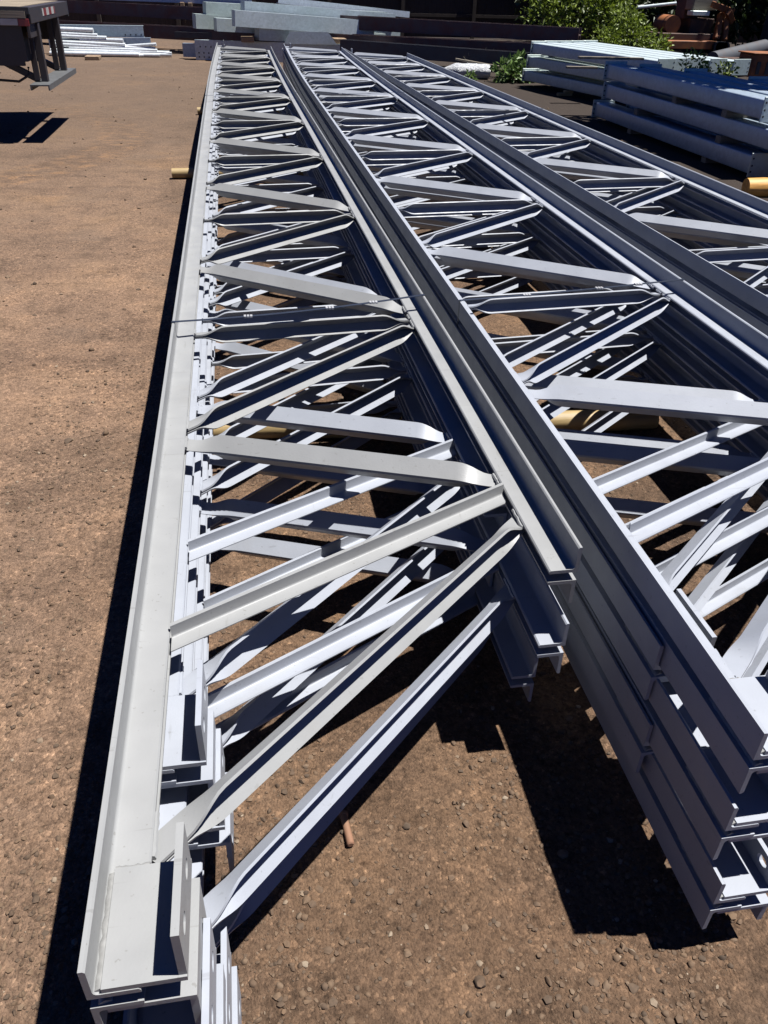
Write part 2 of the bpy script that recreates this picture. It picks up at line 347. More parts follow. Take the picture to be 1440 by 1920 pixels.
def plain_angle(p0, p1, leg, bend, t=.0055):
    p0 = Vector((p0[0]+bend(p0[1]), p0[1], -.003)); p1 = Vector((p1[0]+bend(p1[1]), p1[1], -.003)); d = (p1-p0).normalized()
    n = Vector((-d.y, d.x, 0)); n = n if n.y > 0 else -n
    pr = angle_profile(leg, t, .005); mb = MB(); sk = n.x/d.x            # ends cut parallel to the chord
    mb.loft([[p+(n-d*sk)*(.5*leg-a)+Vector((0, 0, b)) for a, b in pr] for p in (p0, p1)]); return mb
def drilled_plate(y0, y1, z0, z1, x0, x1, holes, r=.0115, slot=.008):
    bm = bmesh.new()
    def loop(pts):
        v = [bm.verts.new((x0, *p)) for p in pts]; return [bm.edges.new((v[i], v[(i+1) % len(v)])) for i in range(len(v))]
    e = loop([(y0, z0), (y1, z0), (y1, z1), (y0, z1)])
    for hy, hz in holes:
        e += loop([(hy+r*math.cos(k*math.pi/8)+slot*(1 if math.cos(k*math.pi/8) > 0 else -1), hz+r*math.sin(k*math.pi/8)) for k in range(16)])
    bmesh.ops.triangle_fill(bm, use_beauty=True, edges=e)
    r_ = bmesh.ops.extrude_face_region(bm, geom=bm.faces[:])
    bmesh.ops.translate(bm, vec=(x1-x0, 0, 0), verts=[v for v in r_['geom'] if isinstance(v, bmesh.types.BMVert)])
    bmesh.ops.recalc_face_normals(bm, faces=bm.faces)
    V = [v.co.copy() for v in bm.verts]; bm.verts.index_update(); Fs = [tuple(v.index for v in f.verts) for f in bm.faces]; bm.free(); return V, Fs
def make_joist(W, bend, mat, weldmat, tall=.09):
    root = empty('steel_joist', (0, 0, 0)); hw = W/2
    for side, xo, ya, yb in ((1, -hw, Y0, Y1), (-1, hw, 1.285, 15.98)):
        for up in (1, -1): chord_angle(xo, side, up, ya, yb, bend).build('chord_angle', mat, root, 40)
    xl = -hw+LEG-.03; xr = hw-LEG+.03
    def web(yl, yr, sgn, leg, il=0., ir=0.):
        m = crimped((xl+il, yl), (xr+ir, yr), sgn, leg, bend); sl = (yr-yl)/(xr-xl-il)
        for x, y, dx in ((-hw+LEG, yl+sl*.03, 1), (hw-LEG, yr-sl*.03, -1)):      # lumpy weld where it enters the chord
            w = .012+.32*leg*abs(sl)+.010
            pts = [(x+dx*(.0015+.001*random.uniform(-1, 1))+bend(y), y+w*(k/4-1), .0095+.001*random.uniform(-1, 1)) for k in range(9)]
            m.tube(pts, [.0042+.0014*random.random() for _ in pts], 6)
        m.build('web_member', mat, root, 35)
    nl = [(RN[i]+RN[i+1])/2-.06 for i in range(len(RN)-1)]; nl[0] = 2.02
    # near end: long end diagonal into the seat, plain angle, first pair
    web(.735, RN[0]-.085, 1, .053, .02)
    plain_angle((-hw+LEG+.002, 1.19), (hw-LEG-.002, RN[0]-.005), .037, bend).build('web_member', mat, root)
    for i in range(len(RN)-1):
        web(nl[i]-.055 if i else nl[i]-.03, RN[i]+.055, -1, .054)          # ridge towards the near end
        web(nl[i]+.05, RN[i+1]-.055, 1, .052)                             # trough side
        if 0 < i: web(RN[i]-.085, RN[i]-.005, 1, .046)                    # straight across
    plain_angle((-hw+LEG+.002, 16.05), (hw-LEG-.002, RN[-1]), .037, bend).build('web_member', mat, root)
    web(16.52, RN[-1]+.085, -1, .062, .02)
    for ya, yb in ((Y0, Y0+.165), (Y1-.165, Y1)):
        for up in (1, -1):
            bx = bend((ya+yb)/2); zb = GAP/2+TH; tp = .0095
            sh = 0 if up > 0 else .007; mb = MB(); pr = [(.019, zb+.0003), (.124+sh, zb+.0003), (.124+sh, zb+tp), (.019, zb+tp)]
            mb.loft([[(-hw+a+bx, y, up*b) for a, b in pr] for y in (ya+.001, yb)])
            zt = zb+tp+tall
            V, Fs = drilled_plate(ya+.004, yb-.004, zb+tp, zt, -hw+.1135+sh+bx, -hw+.124+sh+bx, [(ya+.045, zb+tp+tall*.5), (yb-.045, zb+tp+tall*.5)], .0115, .003)
            mb.add([(v.x, v.y, up*v.z) for v in V], Fs)
            seat = mb.build('bearing_seat', mat, root, 25)
            w = MB(); pts = []
            for k in range(30):
                y = ya+.004+(yb-ya-.008)*k/29; pts.append((-hw+.0185+bx+.0022*noise.noise((k*.35, up, 2)), y, up*(zb-.004)))
            w.tube(pts, [.0112+.0012*noise.noise((k*.5, up, 7)) for k in range(30)], 8)
            pts = [(-hw+.02+bx+(LEG-.02)*k/11, yb+.001+.0015*random.uniform(-1, 1), up*(zb+.003)) for k in range(12)]
            w.tube(pts, [.0045+.001*random.random() for k in range(12)], 8)
            w.build('weld_bead', weldmat, seat, 60)
    # small weld lumps where the webs meet the bottom chord
    return root
def sweep(s0, s1, y1=16.5):
    return lambda y: s1*y + (s0*((y-9.3)/(y1-9.3))**1.8 if y > 9.3 else 0)
words = ['topmost', 'second from the top', 'middle', 'second from the bottom', 'lowest']
stacks = [
    dict(n='leftmost', W=.930, xL=-.258, z=.62, dy=0.0, bend=sweep(.065, .001), dx=[0, .0125, .022, .0335, .034], sc=[1, .962, .965, .921, .935], oy=[0, .41, -.03, .41, .06], side='beside the open dirt'),
    dict(n='middle', W=1.003, xL=.781, z=.61, dy=.225, bend=sweep(.10, .008), dx=[0, -.0115, -.001, -.0105, .0115], sc=[1, 1, 1, 1, 1], oy=[0, .31, -.005, .27, -.035], side='between its two neighbours'),
    dict(n='rightmost', W=.970, xL=2.055, z=.61, dy=-.83, bend=sweep(0, -.003), dx=[0, -.0115, -.001, -.0115, .0], sc=[1, 1, 1, 1, 1], oy=[0, .33, .0, .30, -.03], side='nearest the blue tubes')]
PITCH = .094
for si, S in enumerate(stacks):
    proto = make_joist(S['W'], S['bend'], M['warm'] if si == 0 else M['cool'], M['weld'], .09 if si == 0 else .054)
    for k in range(5):
        o = proto if k == 0 else copy_tree(proto)
        o.scale = (S['sc'][k], 1, 1)
        o.location = (S['xL']+S['dx'][k]+S['W']*S['sc'][k]/2, S['dy']+S['oy'][k], S['z']-LEG-GAP/2-PITCH*k)
        if si == 0 and k: swap_material(o, M['cool'])
        tone = 'warm grey painted' if (si == 0 and k == 0) else 'pale blue grey'
        lab = {0: f"{tone} open web joist, topmost of the {S['n']} stack", 1: f"{tone} joist just under the top one in the {S['n']} stack",
               2: f"{tone} joist at mid height of the {S['n']} stack, third down", 3: f"{tone} joist fourth down in the {S['n']} stack, above the lowest", 4: f"{tone} joist lowest in the {S['n']} stack, resting on the round poles"}[k]
        tag(o, lab, 'steel joist', 'open web steel joists lying flat in three stacks')

# steel bands round the stacks
def band(S, y0, y1, label, sag=.0):
    b = S['bend']; xa = S['xL']-.0012+b(y0); xb = S['xL']+S['W']+.0012+b(y1); zt = S['z']+.002; zb = .09
    mb = MB(); w = .0075; t = .001
    def seg(p, q, nrm):
        p, q, nrm = Vector(p), Vector(q), Vector(nrm); wv = (q-p).normalized().cross(nrm).normalized()*w; th = nrm.normalized()*t
        mb.hexa([p-wv, q-wv, q+wv, p+wv, p-wv+th, q-wv+th, q+wv+th, p+wv+th])
    n = 8
    for i in range(n):
        u, v = i/n, (i+1)/n; f = lambda s: (xa+(xb-xa)*s, y0+(y1-y0)*s, zt-sag*4*s*(1-s))
        seg(f(u), f(v), (0, 0, 1))
    seg((xa, y0, zb), (xa, y0, zt+t), (-1, 0, 0)); seg((xb, y1, zb), (xb, y1, zt+t), (1, 0, 0))
    seg((xa, y0, zb), (xb, y1, zb), (0, 0, -1))
    o = mb.build('steel_band', M['band'], None, 0); tag(o, label, 'strap', 'steel bands tied round the joist stacks')
    for s in (.28, .60, .78):
        c = MB(); x = xa+(xb-xa)*s; y = y0+(y1-y0)*s; z = zt-sag*4*s*(1-s)
        for k in range(3): c.box((x-.015+k*.011, y-.0095, z-.0025), (x-.015+k*.011+.008, y+.0095, z+.0035))
        c.build('band_clip', M['clip'], o, 0)
band(stacks[0], 2.73, 2.93, 'thin steel band across the leftmost stack about a third of the way up the picture', .012)
band(stacks[0], 9.05, 9.35, 'thin steel band across the leftmost stack near its far end', .004)
band(stacks[1], 2.88, 3.05, 'thin steel band with clips across the middle stack, nearer one', .004)
band(stacks[1], 9.3, 9.55, 'thin steel band across the far part of the middle stack', .003)
band(stacks[2], 8.1, 8.3, 'thin steel band across the rightmost stack of joists', .003)

# peeled round poles under the stacks
def pole(p0, p1, r, mat, label, grp='round poles under the joists'):
    mb = MB(); n = 14; p0, p1 = Vector(p0), Vector(p1)
    mb.tube([p0.lerp(p1, i/n)+Vector((0, .006*math.sin(i*1.3), .003*math.sin(i*.9))) for i in range(n+1)], [r*(1+.05*math.sin(i*1.7)) for i in range(n+1)], 18)
    return tag(mb.build('timber_pole', mat, None, 40), label, 'wooden pole', grp)
pole((-.19, 3.02, .045), (1.735, 2.90, .045), .044, M['pole'], 'nearest yellow peeled pole, under the leftmost and middle stacks')
pole((-.60, 8.29, .045), (1.95, 8.15, .045), .044, M['pole'], 'yellow peeled pole whose end sticks out left of the leftmost stack')
pole((-.47, 12.55, .045), (2.1, 12.5, .045), .044, M['pole'], 'farthest yellow peeled pole, its tip showing beside the leftmost stack')
pole((1.98, 4.1, .045), (3.35, 4.0, .045), .044, M['pole'], 'yellow peeled pole under the near part of the rightmost stack')
pole((1.98, 11.0, .045), (3.15, 10.9, .045), .044, M['pole'], 'yellow peeled pole under the far part of the rightmost stack')
p = at_z(1398, 352, .07); pole((p.x, p.y, .07), (p.x+2.2, p.y-.35, .09), .085, M['orangelog'], 'bright orange peeled log lying at the right edge of the photo', 'loose logs')

# ---------------------------------------------------------------- trailer
def trailer():
    X = -1.98; ya, yb = 10.12, 12.62; XF = -10.5
    t = empty('flatbed_trailer', (X, (ya+yb)/2, 0)); off = t.location
    def put(mb, name, mat, par=t, **k):
        mb.v = [v-off for v in mb.v]; return mb.build(name, mat, par, **k)
    m = MB()
    for i in range(9): m.box((XF, ya+.06+i*.264, 1.262), (X-.10, ya+.06+i*.264+.2635, 1.298+random.uniform(-.004, .004)))
    put(m, 'deck', M['deck'])
    m = MB(); m.box((XF, ya, 1.235), (X, ya+.055, 1.296)); m.box((XF, ya+.012, 1.13), (X-.03, ya+.04, 1.235)); put(m, 'side_rail', M['black'])
    m = MB(); m.box((XF, yb-.055, 1.13), (X, yb, 1.296)); put(m, 'side_rail', M['black'])
    m = MB(); m.box((X-.10, ya+.056, 1.15), (X, yb-.056, 1.294)); m.box((X-.06, ya+.05, 1.02), (X-.03, ya+.62, 1.15)); rf = put(m, 'rear_sill', M['post'], bevel=.004)
    for k in range(5):
        m = MB(); y = ya+.72+k*.16
        m.box((X+.0005, y, 1.195), (X+.003, y+.08, 1.265)); put(m, 'reflective_tape', M['white'] if k % 2 == 0 else M['red'], rf)
        m = MB(); m.box((X+.0005, y+.08, 1.195), (X+.003, y+.16, 1.265)); put(m, 'reflective_tape', M['red'] if k % 2 == 0 else M['white'], rf)
    m = MB(); m.box((X-1.2, ya-.012, 1.20), (X-.04, ya-.002, 1.262)); put(m, 'side_board', M['greywood'])
    m = MB(); m.box((X-.30, ya-.006, 1.135), (X-.125, ya+.008, 1.195)); put(m, 'side_reflector', M['white'], bevel=.002)
    m = MB(); m.box((X-.122, ya-.006, 1.130), (X-.015, ya+.008, 1.195)); put(m, 'side_reflector', M['red'], bevel=.002)
    m = MB(); m.box((XF, ya+.42, .90), (X-.12, ya+.56, 1.25)); m.box((XF, yb-.56, .90), (X-.12, yb-.42, 1.25))
    for k in range(14): m.box((XF+.3+k*.6, ya+.06, 1.14), (XF+.36+k*.6, yb-.06, 1.24))
    put(m, 'chassis', M['black'])
    m = MB(); m.box((X-1.9, ya+.10, .76), (X-.16, ya+.16, 1.13)); m.box((X-.16, ya+.1, .80), (X-.12, ya+.75, 1.15)); put(m, 'mud_guard_shadow', M['black'])  # black panels, part guard and part stand-in for the shadow under the deck
    for y in (ya+.38, yb-.85):
        m = MB(); m.box((X-.075, y, .565), (X-.005, y+.085, 1.15)); m.box((X-.14, y-.03, .60), (X-.078, y+.0, 1.15)); put(m, 'bumper_post', M['post'], bevel=.004)
        m = MB(); m.prism([(-.04, -.03), (.04, -.03), (.04, .03), (-.04, .03)], (X-.75, y+.04, .93), (X-.10, y+.04, .60)); put(m, 'brace', M['black'])
    m = MB(); m.prism([(-.10, .0), (.10, .0), (.10, -.055), (.085, -.055), (.085, -.014), (-.085, -.014), (-.085, -.055), (-.10, -.055)], (X-.045, ya+.08, .585), (X-.045, yb-.5, .585)); put(m, 'bumper_bar', M['barpaint'], smooth=0)
    m = MB(); m.box((X-.13, ya+.30, .86), (X-.115, ya+.33, 1.06)); put(m, 'hand_grip', M['greywood'])
    m = MB(); m.tube([(X-1.5, ya+.25, .80), (X-1.0, ya+.22, .70), (X-.55, ya+.22, .62), (X-.28, ya+.24, .60), (X-.17, ya+.25, .66), (X-.16, ya+.26, .74)], .013, 8); put(m, 'air_hose', M['rubber'])
    for x in (X-3.1, X-4.35):
        for y in (ya+.05, yb-.65):
            m = MB(); prof = [(.26, 0), (.50, .02), (.52, .08), (.52, .50), (.50, .57), (.26, .6)]; n = 36
            m.loft([[(x+r*math.cos(2*math.pi*j/n), y+a, .52+r*math.sin(2*math.pi*j/n)) for r, a in prof] for j in range(n)]+[[(x+r, y+a, .52) for r, a in prof]], closed=True, caps=False)
            wh = put(m, 'wheel', M['rubber']); m = MB(); m.tube([(x, y+.05, .52), (x, y+.1, .52)], .26, 24); put(m, 'rim', M['barpaint'], wh)
    tag(t, 'flatbed trailer with worn plank deck and rear bumper, at the top left', 'trailer')
trailer()

# ---------------------------------------------------------------- galvanised and rusty steel behind
def beam(name, p0, p1, prof, mat, label, cat, grp, holes=None, smooth=30):
    p0, p1 = Vector(p0), Vector(p1); mid = (p0+p1)/2; root_loc = Vector((mid.x, mid.y, min(p0.z, p1.z)))
    m = MB(); m.prism(prof, p0-root_loc, p1-root_loc)
    o = m.build(name, mat, None, smooth); o.location = root_loc; tag(o, label, cat, grp)
    if holes:
        d = (p1-p0).normalized(); u = d.cross(Vector((0, 0, 1))).normalized()
        for (s, h, end, w) in holes:
            q = (p0+d*s if end == 0 else p1-d*s)-root_loc+u*w+Vector((0, 0, h)); hm = MB(); hm.tube([q-u*.004, q+u*.004], .016, 10); hm.build('bolt_hole', M['black'], o)
    return o
def rectprof(w, h): return [(-w/2, 0), (w/2, 0), (w/2, h), (-w/2, h)]
def channel(w, h, t=.012): return [(w/2, 0), (w/2, h), (-w/2, h), (-w/2, h-t), (w/2-t, h-t), (w/2-t, t), (-w/2, t), (-w/2, 0)]
def ibeam_flat(w, h, t=.02): return [(-w/2, 0), (-w/2+t, 0), (-w/2+t, h/2-t/2), (w/2-t, h/2-t/2), (w/2-t, 0), (w/2, 0), (w/2, h), (w/2-t, h), (w/2-t, h/2+t/2), (-w/2+t, h/2+t/2), (-w/2+t, h), (-w/2, h)]
# lower galvanised members with bolt holes (front face towards the camera = +u side)
Ga = 'galvanised members piled behind the joists'
def hrow(zs, xs, w): return [(x, z, 0, w) for x in xs for z in zs]
beam('steel_channel', (-.70, 21.15, .01), (4.0, 20.3, .01), channel(.12, .20), M['galv'], 'lower of two drilled zinc channels under the pale stack', 'steel channel', Ga, hrow((.06, .14), (.08, .19, .30, .41), .062))
beam('steel_channel', (-.70, 21.15, .212), (4.05, 20.3, .205), channel(.12, .19), M['galv'], 'upper of two drilled zinc channels under the pale stack', 'steel channel', Ga, hrow((.06,), (.12, .24, .36, .48), .062))
beam('steel_channel', (-.99, 21.5, .04), (3.2, 20.75, .04), channel(.14, .27), M['galv_shadeblue'], 'zinc channel set back with its end showing left of the drilled ones', 'steel channel', Ga)
for q, l in (((465, 78), 'tan timber block on the drilled channels, left one'), ((637, 89), 'tan timber block on the drilled channels, right one')):
    p = at_y(*q, 20.75); m = MB(); m.box((-.15, -.2, 0), (.13, .25, .10)); o = m.build('timber_block', M['block'], None, 30, .006); o.location = (p.x, p.y, .40); tag(o, l, 'timber block', 'timber blocks among the steel')
m = MB(); m.prism([(-.55, 0), (.62, 0), (.42, .24), (-.42, .24)], (0, 0, 0), (0, .012, 0)); o = m.build('gusset_plate', M['galv'], None, 0); p = at_y(580, 84, 20.45); o.location = (p.x, p.y, .39); tag(o, 'tapered zinc plate standing between the pale stack and the channels', 'steel plate')
# upper pale stack, staggered ends
Gb = 'pale galvanised box sections in the stack at the top'
def span(l, r, Yl, Yr):
    a = at_y(*l, Yl); b = at_y(*r, Yr); return a, b
for l, r, Yl, Yr, h, w, mt, lab in [
    ((482, 75), (716, 87), 20.75, 21.75, .27, .30, 'galvgreen', 'pale green zinc box, lowest in the staggered stack, ending farthest left of its right end'),
    ((404, 58), (745, 76), 21.0, 22.1, .25, .28, 'galv', 'blue grey zinc box behind the lowest one in the staggered stack'),
    ((365, 53), (640, 66), 21.25, 22.3, .28, .28, 'galvgreen', 'green tinted zinc box with the leftmost end in the staggered stack'),
    ((438, 49), (697, 67), 20.5, 21.45, .30, .24, 'galv', 'wide front zinc box across the face of the staggered stack'),
    ((384, 30), (720, 47), 21.35, 22.5, .27, .30, 'galvgreen', 'pale green zinc box, top left of the staggered stack'),
    ((455, 26), (735, 48), 20.95, 22.0, .24, .30, 'galv', 'pale blue zinc box along the top of the staggered stack')]:
    a, b = span(l, r, Yl, Yr); beam('box_section', a, b, rectprof(w, h), M[mt], lab, 'box section', Gb)
a, b = span((520, 6), (765, 33), 22.3, 23.0); beam('long_channel', a, b, channel(.16, .13), M['bright'], 'long white channel running behind the staggered stack', 'steel channel', None)
# bright tubes at the left
Gt = 'bright zinc tubes in the pile by the trailer'
tubes = [((95, 107), (262, 108), .045), ((95, 101), (300, 108), .04), ((110, 99), (322, 103), .038), ((95, 94), (318, 99), .04), ((130, 90), (295, 95), .04), ((95, 83), (292, 92), .045), ((95, 78), (235, 84), .04),
         ((150, 74), (231, 76), .04), ((95, 67), (200, 71), .04), ((95, 62), (183, 66), .035), ((95, 54), (175, 57), .05), ((215, 88), (293, 83), .035), ((180, 104), (270, 109), .03), ((255, 100), (322, 100), .03)]
place = ['lowest', 'second lowest', 'longest low', 'low, ending near the gap', 'short low', 'middle', 'upper middle', 'short upper middle', 'upper', 'thin upper', 'thick topmost', 'crossing right', 'thin bottom right', 'tip end right']
for i, (l, r, rad) in enumerate(tubes):
    Yv = 21.7+.005*(110-l[1]); a, b = at_y(*l, Yv), at_y(*r, Yv-.1); a.z = max(a.z, rad+.01); b.z = max(b.z, rad+.01); mid = (a+b)/2
    m = MB(); m.tube([a-mid, b-mid], rad, 14); o = m.build('steel_tube', M['bright'], None, 40); o.location = mid; tag(o, f'{place[i]} bright zinc tube in the pile beside the trailer', 'steel tube', Gt)
a, b = at_y(95, 68, 22.35), at_y(271, 70, 22.2); beam('steel_channel', a, b, channel(.1, .235), M['galv'], 'wide zinc channel with holes at its end on top of the tube pile', 'steel channel', None, [(.06+.12*k, .05, 1, .052) for k in range(4)])
a, b = at_y(95, 92, 22.2), at_y(285, 90, 22.0); beam('steel_channel', a, b, channel(.1, .21), M['galv_shadeblue'], 'dull zinc channel in the middle of the tube pile', 'steel channel', None)
p = at_z(173, 112, 0); m = MB(); m.box((-.14, -.1, 0), (.16, .3, .07)); o = m.build('timber_block', M['block'], None, 30, .005); o.location = p; tag(o, 'striped tan timber block under the bright tube pile', 'timber block', 'timber blocks among the steel')
# rusty beams
Gr = 'long rusty beams lying in front of the fence'
def longb(l, r, Yl, Yr, h, w, mt, lab, ext=0.):
    a, b = at_y(*l, Yl), at_y(*r, Yr); d = (b-a).normalized(); a = a-d*ext
    return beam('steel_beam', a, b, ibeam_flat(w, h), M[mt], lab, 'steel beam', Gr)
longb((115, 22), (1085, 80), 25.5, 18.9, .27, .34, 'rustbeam', 'long rusty brown beam, upper one, running below the fence', 3)
longb((115, 62), (1060, 112), 25.0, 18.6, .28, .34, 'rustbeam', 'dark red beam directly under the upper rusty one', 2)
longb((640, 100), (1010, 128), 19.5, 17.75, .26, .2, 'greybeam', 'dark grey blue beam low behind the plastic wrapped roll')
longb((330, 70), (560, 78), 22.9, 22.3, .12, .2, 'greybeam', 'dark grey beam half hidden under the staggered stack')
longb((95, -4), (470, 10), 25.6, 23.6, .1, .2, 'galv_shadeblue', 'thin bluish beam on blocks above the upper rusty beam', 2)
for q, l in (((342, 13), 'small pale block on the upper rusty beam, left one'), ((357, 14), 'small pale block on the upper rusty beam, right one')):
    p = at_y(*q, 24.0); m = MB(); m.box((-.05, -.1, 0), (.05, .1, .1)); o = m.build('timber_block', M['block'], None, 30, .005); o.location = p; tag(o, l, 'timber block', 'timber blocks among the steel')

# fence of weathered boards, tree shade put into their dark colour
fr = empty('board_fence', (0, 31, 0))
m = MB(); x = -24
while x < 46:
    w = random.uniform(.13, .17); m.box((x, random.uniform(-.008, .008), .03), (x+w, .028, 2.1+random.uniform(-.04, .04))); x += w+random.uniform(.0005, .002)
m.build('board_panel', M['fence'], fr, 0)
for z in (.62, 1.6): m = MB(); m.box((-24, -.07, z), (46, -.012, z+.09)); m.build('rail', M['fence'], fr, 0)
for k in range(29): m = MB(); m.box((-23.6+k*2.45, -.17, 0), (-23.48+k*2.45, -.075, 2.15)); m.build('post', M['fence'], fr, 0)
tag(fr, 'weathered board fence, coloured dark for shade, along the back of the yard', 'fence')

# plastic wrapped roll
p = at_z(835, 147, 0); q = at_z(915, 150, 0); m = MB(); n = 22; rings = []
for i in range(n+1):
    s = i/n; c = Vector((p.x, p.y+.12, 0)).lerp(Vector((q.x+.03, q.y+.12, 0)), s); rr = .135*min(1, (.35+2.6*s) if s < .25 else 1)*(1 if s < .9 else 1-.6*(s-.9))
    rings.append([c+Vector((0, -1, 0))*rr*1.25*math.cos(a)*(1+.10*noise.noise((s*5, a, 1)))+Vector((0, 0, 1))*(rr*1.0*math.sin(a)*(1+.12*noise.noise((s*6, a*1.3, 4)))+.135) for a in [2*math.pi*j/26 for j in range(26)]])
m.loft(rings); o = m.build('wrapped_roll', M['film'], None, 50); tag(o, 'long roll wrapped in shiny clear plastic lying on the ground', 'roll')
m = MB(); m.box((-.5, -.05, 0), (.45, .05, .03)); o = m.build('plank', M['greywood'], None, 0); o.location = (q.x-.1, q.y+.34, .25); o.rotation_euler = (0, .12, -.25); tag(o, 'narrow grey plank leaning behind the wrapped roll', 'plank')
p = at_z(1058, 180, 0); m = MB(); m.box((-.13, -.05, 0), (.13, .05, .05)); m.box((-.02, -.06, .05), (.14, .04, .09)); o = m.build('wood_scrap', M['pole'], None, 0, .008); o.location = p; tag(o, 'small pale offcut of wood on dark soil', 'wood offcut')

# galvanised tubes with end plates, three layers, two stacks
def tube_thing(x, y0, y1, z, w, h, mat, label, grp, yaw=0, plates=(True, True)):
    t = empty('flanged_tube', (x, y0, z), yaw); L = y1-y0
    m = MB(); r = .014; pr = []
    for cx, cz, a0 in ((w/2-r, h-r, 0), (-w/2+r, h-r, 90), (-w/2+r, r, 180), (w/2-r, r, 270)):
        for k in range(4): a = R(a0+30*k); pr.append((cx+r*math.cos(a), cz+r*math.sin(a)))
    m.loft([[(a, yy, b) for a, b in pr] for yy in (.01, L-.01)]); m.build('tube_body', M[mat], t, 40)
    for k, yy in enumerate((0, L)):
        if not plates[k]: continue
        m = MB(); m.box((-w/2-.035, yy-.009, -.02), (w/2+.035, yy+.009, h+.03)); pl = m.build('end_plate', M['galvgreen'], t, 30, .003)
        for hx in (-w/2-.012, w/2+.012):
            for hz in (.03, h/2, h-.02): m = MB(); m.tube([(hx, yy-.0105, hz), (hx, yy+.0105, hz)], .011, 8); m.build('bolt_hole', M['black'], pl)
    tag(t, label, 'steel tube', grp)
Gc = 'flanged zinc tubes in the shaded stack'
lay = ['lowest layer', 'middle layer', 'top layer']; col = ['nearest the joists', 'second from the joists', 'third in', 'fourth in', 'fifth in', 'farthest from the joists']
for L_ in range(3):
    for c in range(4 if L_ == 2 else 3):
        x = 5.28+.345*c+(0, .05, .0)[L_]; y0 = (7.92, 6.6, 7.95)[L_]+random.uniform(-.04, .1)*(c > 0); y1 = (12.1, 11.95, 11.9)[L_]-(0, .35, .95, 1.9)[c]
        tube_thing(x, y0, y1, (.06, .31, .56)[L_], .25, .175, 'galv_shadeblue', f'blue grey flanged tube, {lay[L_]} of the shaded stack, {col[c]}', Gc)
for y, z in ((8.9, 0), (10.9, 0), (8.7, .236), (10.8, .236), (8.7, .486), (9.85, .486)):
    m = MB(); m.box((5.17, -.05, 0), (6.5 if z > .4 else 6.15, .05, .058 if z == 0 else .072)); o = m.build('timber_bearer', M['greywood'], None, 0); o.location = (0, y, z+.001)
    tag(o, f"dark timber bearer {'on the ground under' if z == 0 else 'between the lower layers of' if z < .4 else 'between the upper layers of'} the shaded tube stack, {'nearer' if y < 10 else 'farther'} one", 'timber bearer', 'timber bearers in the shaded tube stack')
Gd = 'pale zinc tubes in the stack behind the shaded one'
for L_ in range(3):
    for c in range(5 if L_ == 2 else 2):
        x = 5.62+.30*c+(0, .02, 0)[L_]; y1 = (16.5, 16.4, 16.2)[L_]+.12*c*(L_ == 2)+random.uniform(-.05, .05)
        yaw = R(11.5); ln = 3.7+random.uniform(-.1, .4)*(c > 1)
        px = x+math.sin(yaw)*ln; py = y1-math.cos(yaw)*ln
        tube_thing(px, py, py+ln, (.10, .335, .565)[L_], .24, .165, 'galv' if L_ == 2 else 'galvgreen', f'pale zinc tube, {lay[L_]} of the stack behind the shaded one, {col[c]}', Gd, yaw)
for L_, (px, py, pz, ln) in enumerate(((1085, 110, .745, .95), (1062, 128, .51, .5), (1030, 105, .51, .5))):
    p = at_z(px, py, pz); m = MB(); m.box((0, -.05, 0), (ln, .05, .03)); o = m.build('board', M['greywood'], None, 0); o.location = (p.x, p.y, pz); o.rotation_euler = (0, 0, -.08)
    tag(o, ['grey board lying across the top of the pale zinc tube stack', 'grey board end poking out between layers of the pale tube stack', 'grey board between the layers at the far end of the pale tube stack'][L_], 'board', 'boards laid in the pale tube stack')

# rusty machinery and scrap at the back right
mc = empty('rusty_machine', (12.0, 22, 0))
def mput(mb, name, mat, par=mc, **k):
    mb.v = [v-Vector((12.0, 22, 0)) for v in mb.v]; return mb.build(name, mat, par, **k)
def pbox(a, b, Y, d, bev=.01):
    p, q = at_y(*a, Y), at_y(*b, Y); m = MB(); m.box((min(p.x, q.x), Y, min(p.z, q.z)), (max(p.x, q.x), Y+d, max(p.z, q.z))); return m
mput(pbox((1252, 76), (1342, 93), 21.6, .5), 'frame_beam', M['orange'], bevel=.012)
mput(pbox((1238, 62), (1330, 76), 21.9, .9), 'deck_plate', M['darkrust'], bevel=.01)
m = MB(); p = at_y(1262, 46, 22.2); m.tube([p, p+Vector((.1, .9, 0))], .2, 22); mput(m, 'tank', M['orange'])
mput(pbox((1296, 34), (1332, 74), 22.3, .7), 'engine_housing', M['darkrust'], bevel=.02)
mput(pbox((1290, -12), (1308, 36), 22.5, .5), 'cab_panel', M['darkrust'], bevel=.01)
mput(pbox((1304, -8), (1342, 20), 22.1, .6), 'counterweight', M['greywood'], bevel=.02)
mput(pbox((1300, 20), (1330, 30), 21.95, .3), 'valve_block', M['galvgreen'], bevel=.01)
for a, b in (((1342, 74), (1352, 26)), ((1358, 76), (1362, 20)), ((1336, 8), (1374, 22)), ((1366, 22), (1372, 40))):
    m = MB(); m.prism([(-.07, -.06), (.07, -.06), (.07, .06), (-.07, .06)], at_y(*a, 21.9), at_y(*b, 22.2), up=(0, 1, .1)); mput(m, 'boom_arm', M['orange'], bevel=.012)
m = MB(); m.tube([at_y(1195, 14, 22.6), at_y(1268, 6, 22.4)], .035, 10); mput(m, 'push_rod', M['galv'])
m = MB(); p = at_y(1346, 88, 21.5)
for k in range(5): m.tube([p+Vector((k*.055, 0, 0)), p+Vector((k*.055, .35, 0))], .11, 16)
mput(m, 'track_roller', M['rubber'])
m = MB()
for k in range(13):
    a = 2*math.pi*k/13
m.tube([Vector((12.35+.28*math.cos(2*math.pi*j/20), 22.05, .35+.28*math.sin(2*math.pi*j/20))) for j in range(21)], .08, 10); mput(m, 'drive_wheel', M['rubber'])
tag(mc, 'old rusty orange machine with boom arms, in shade at the top right', 'machine')
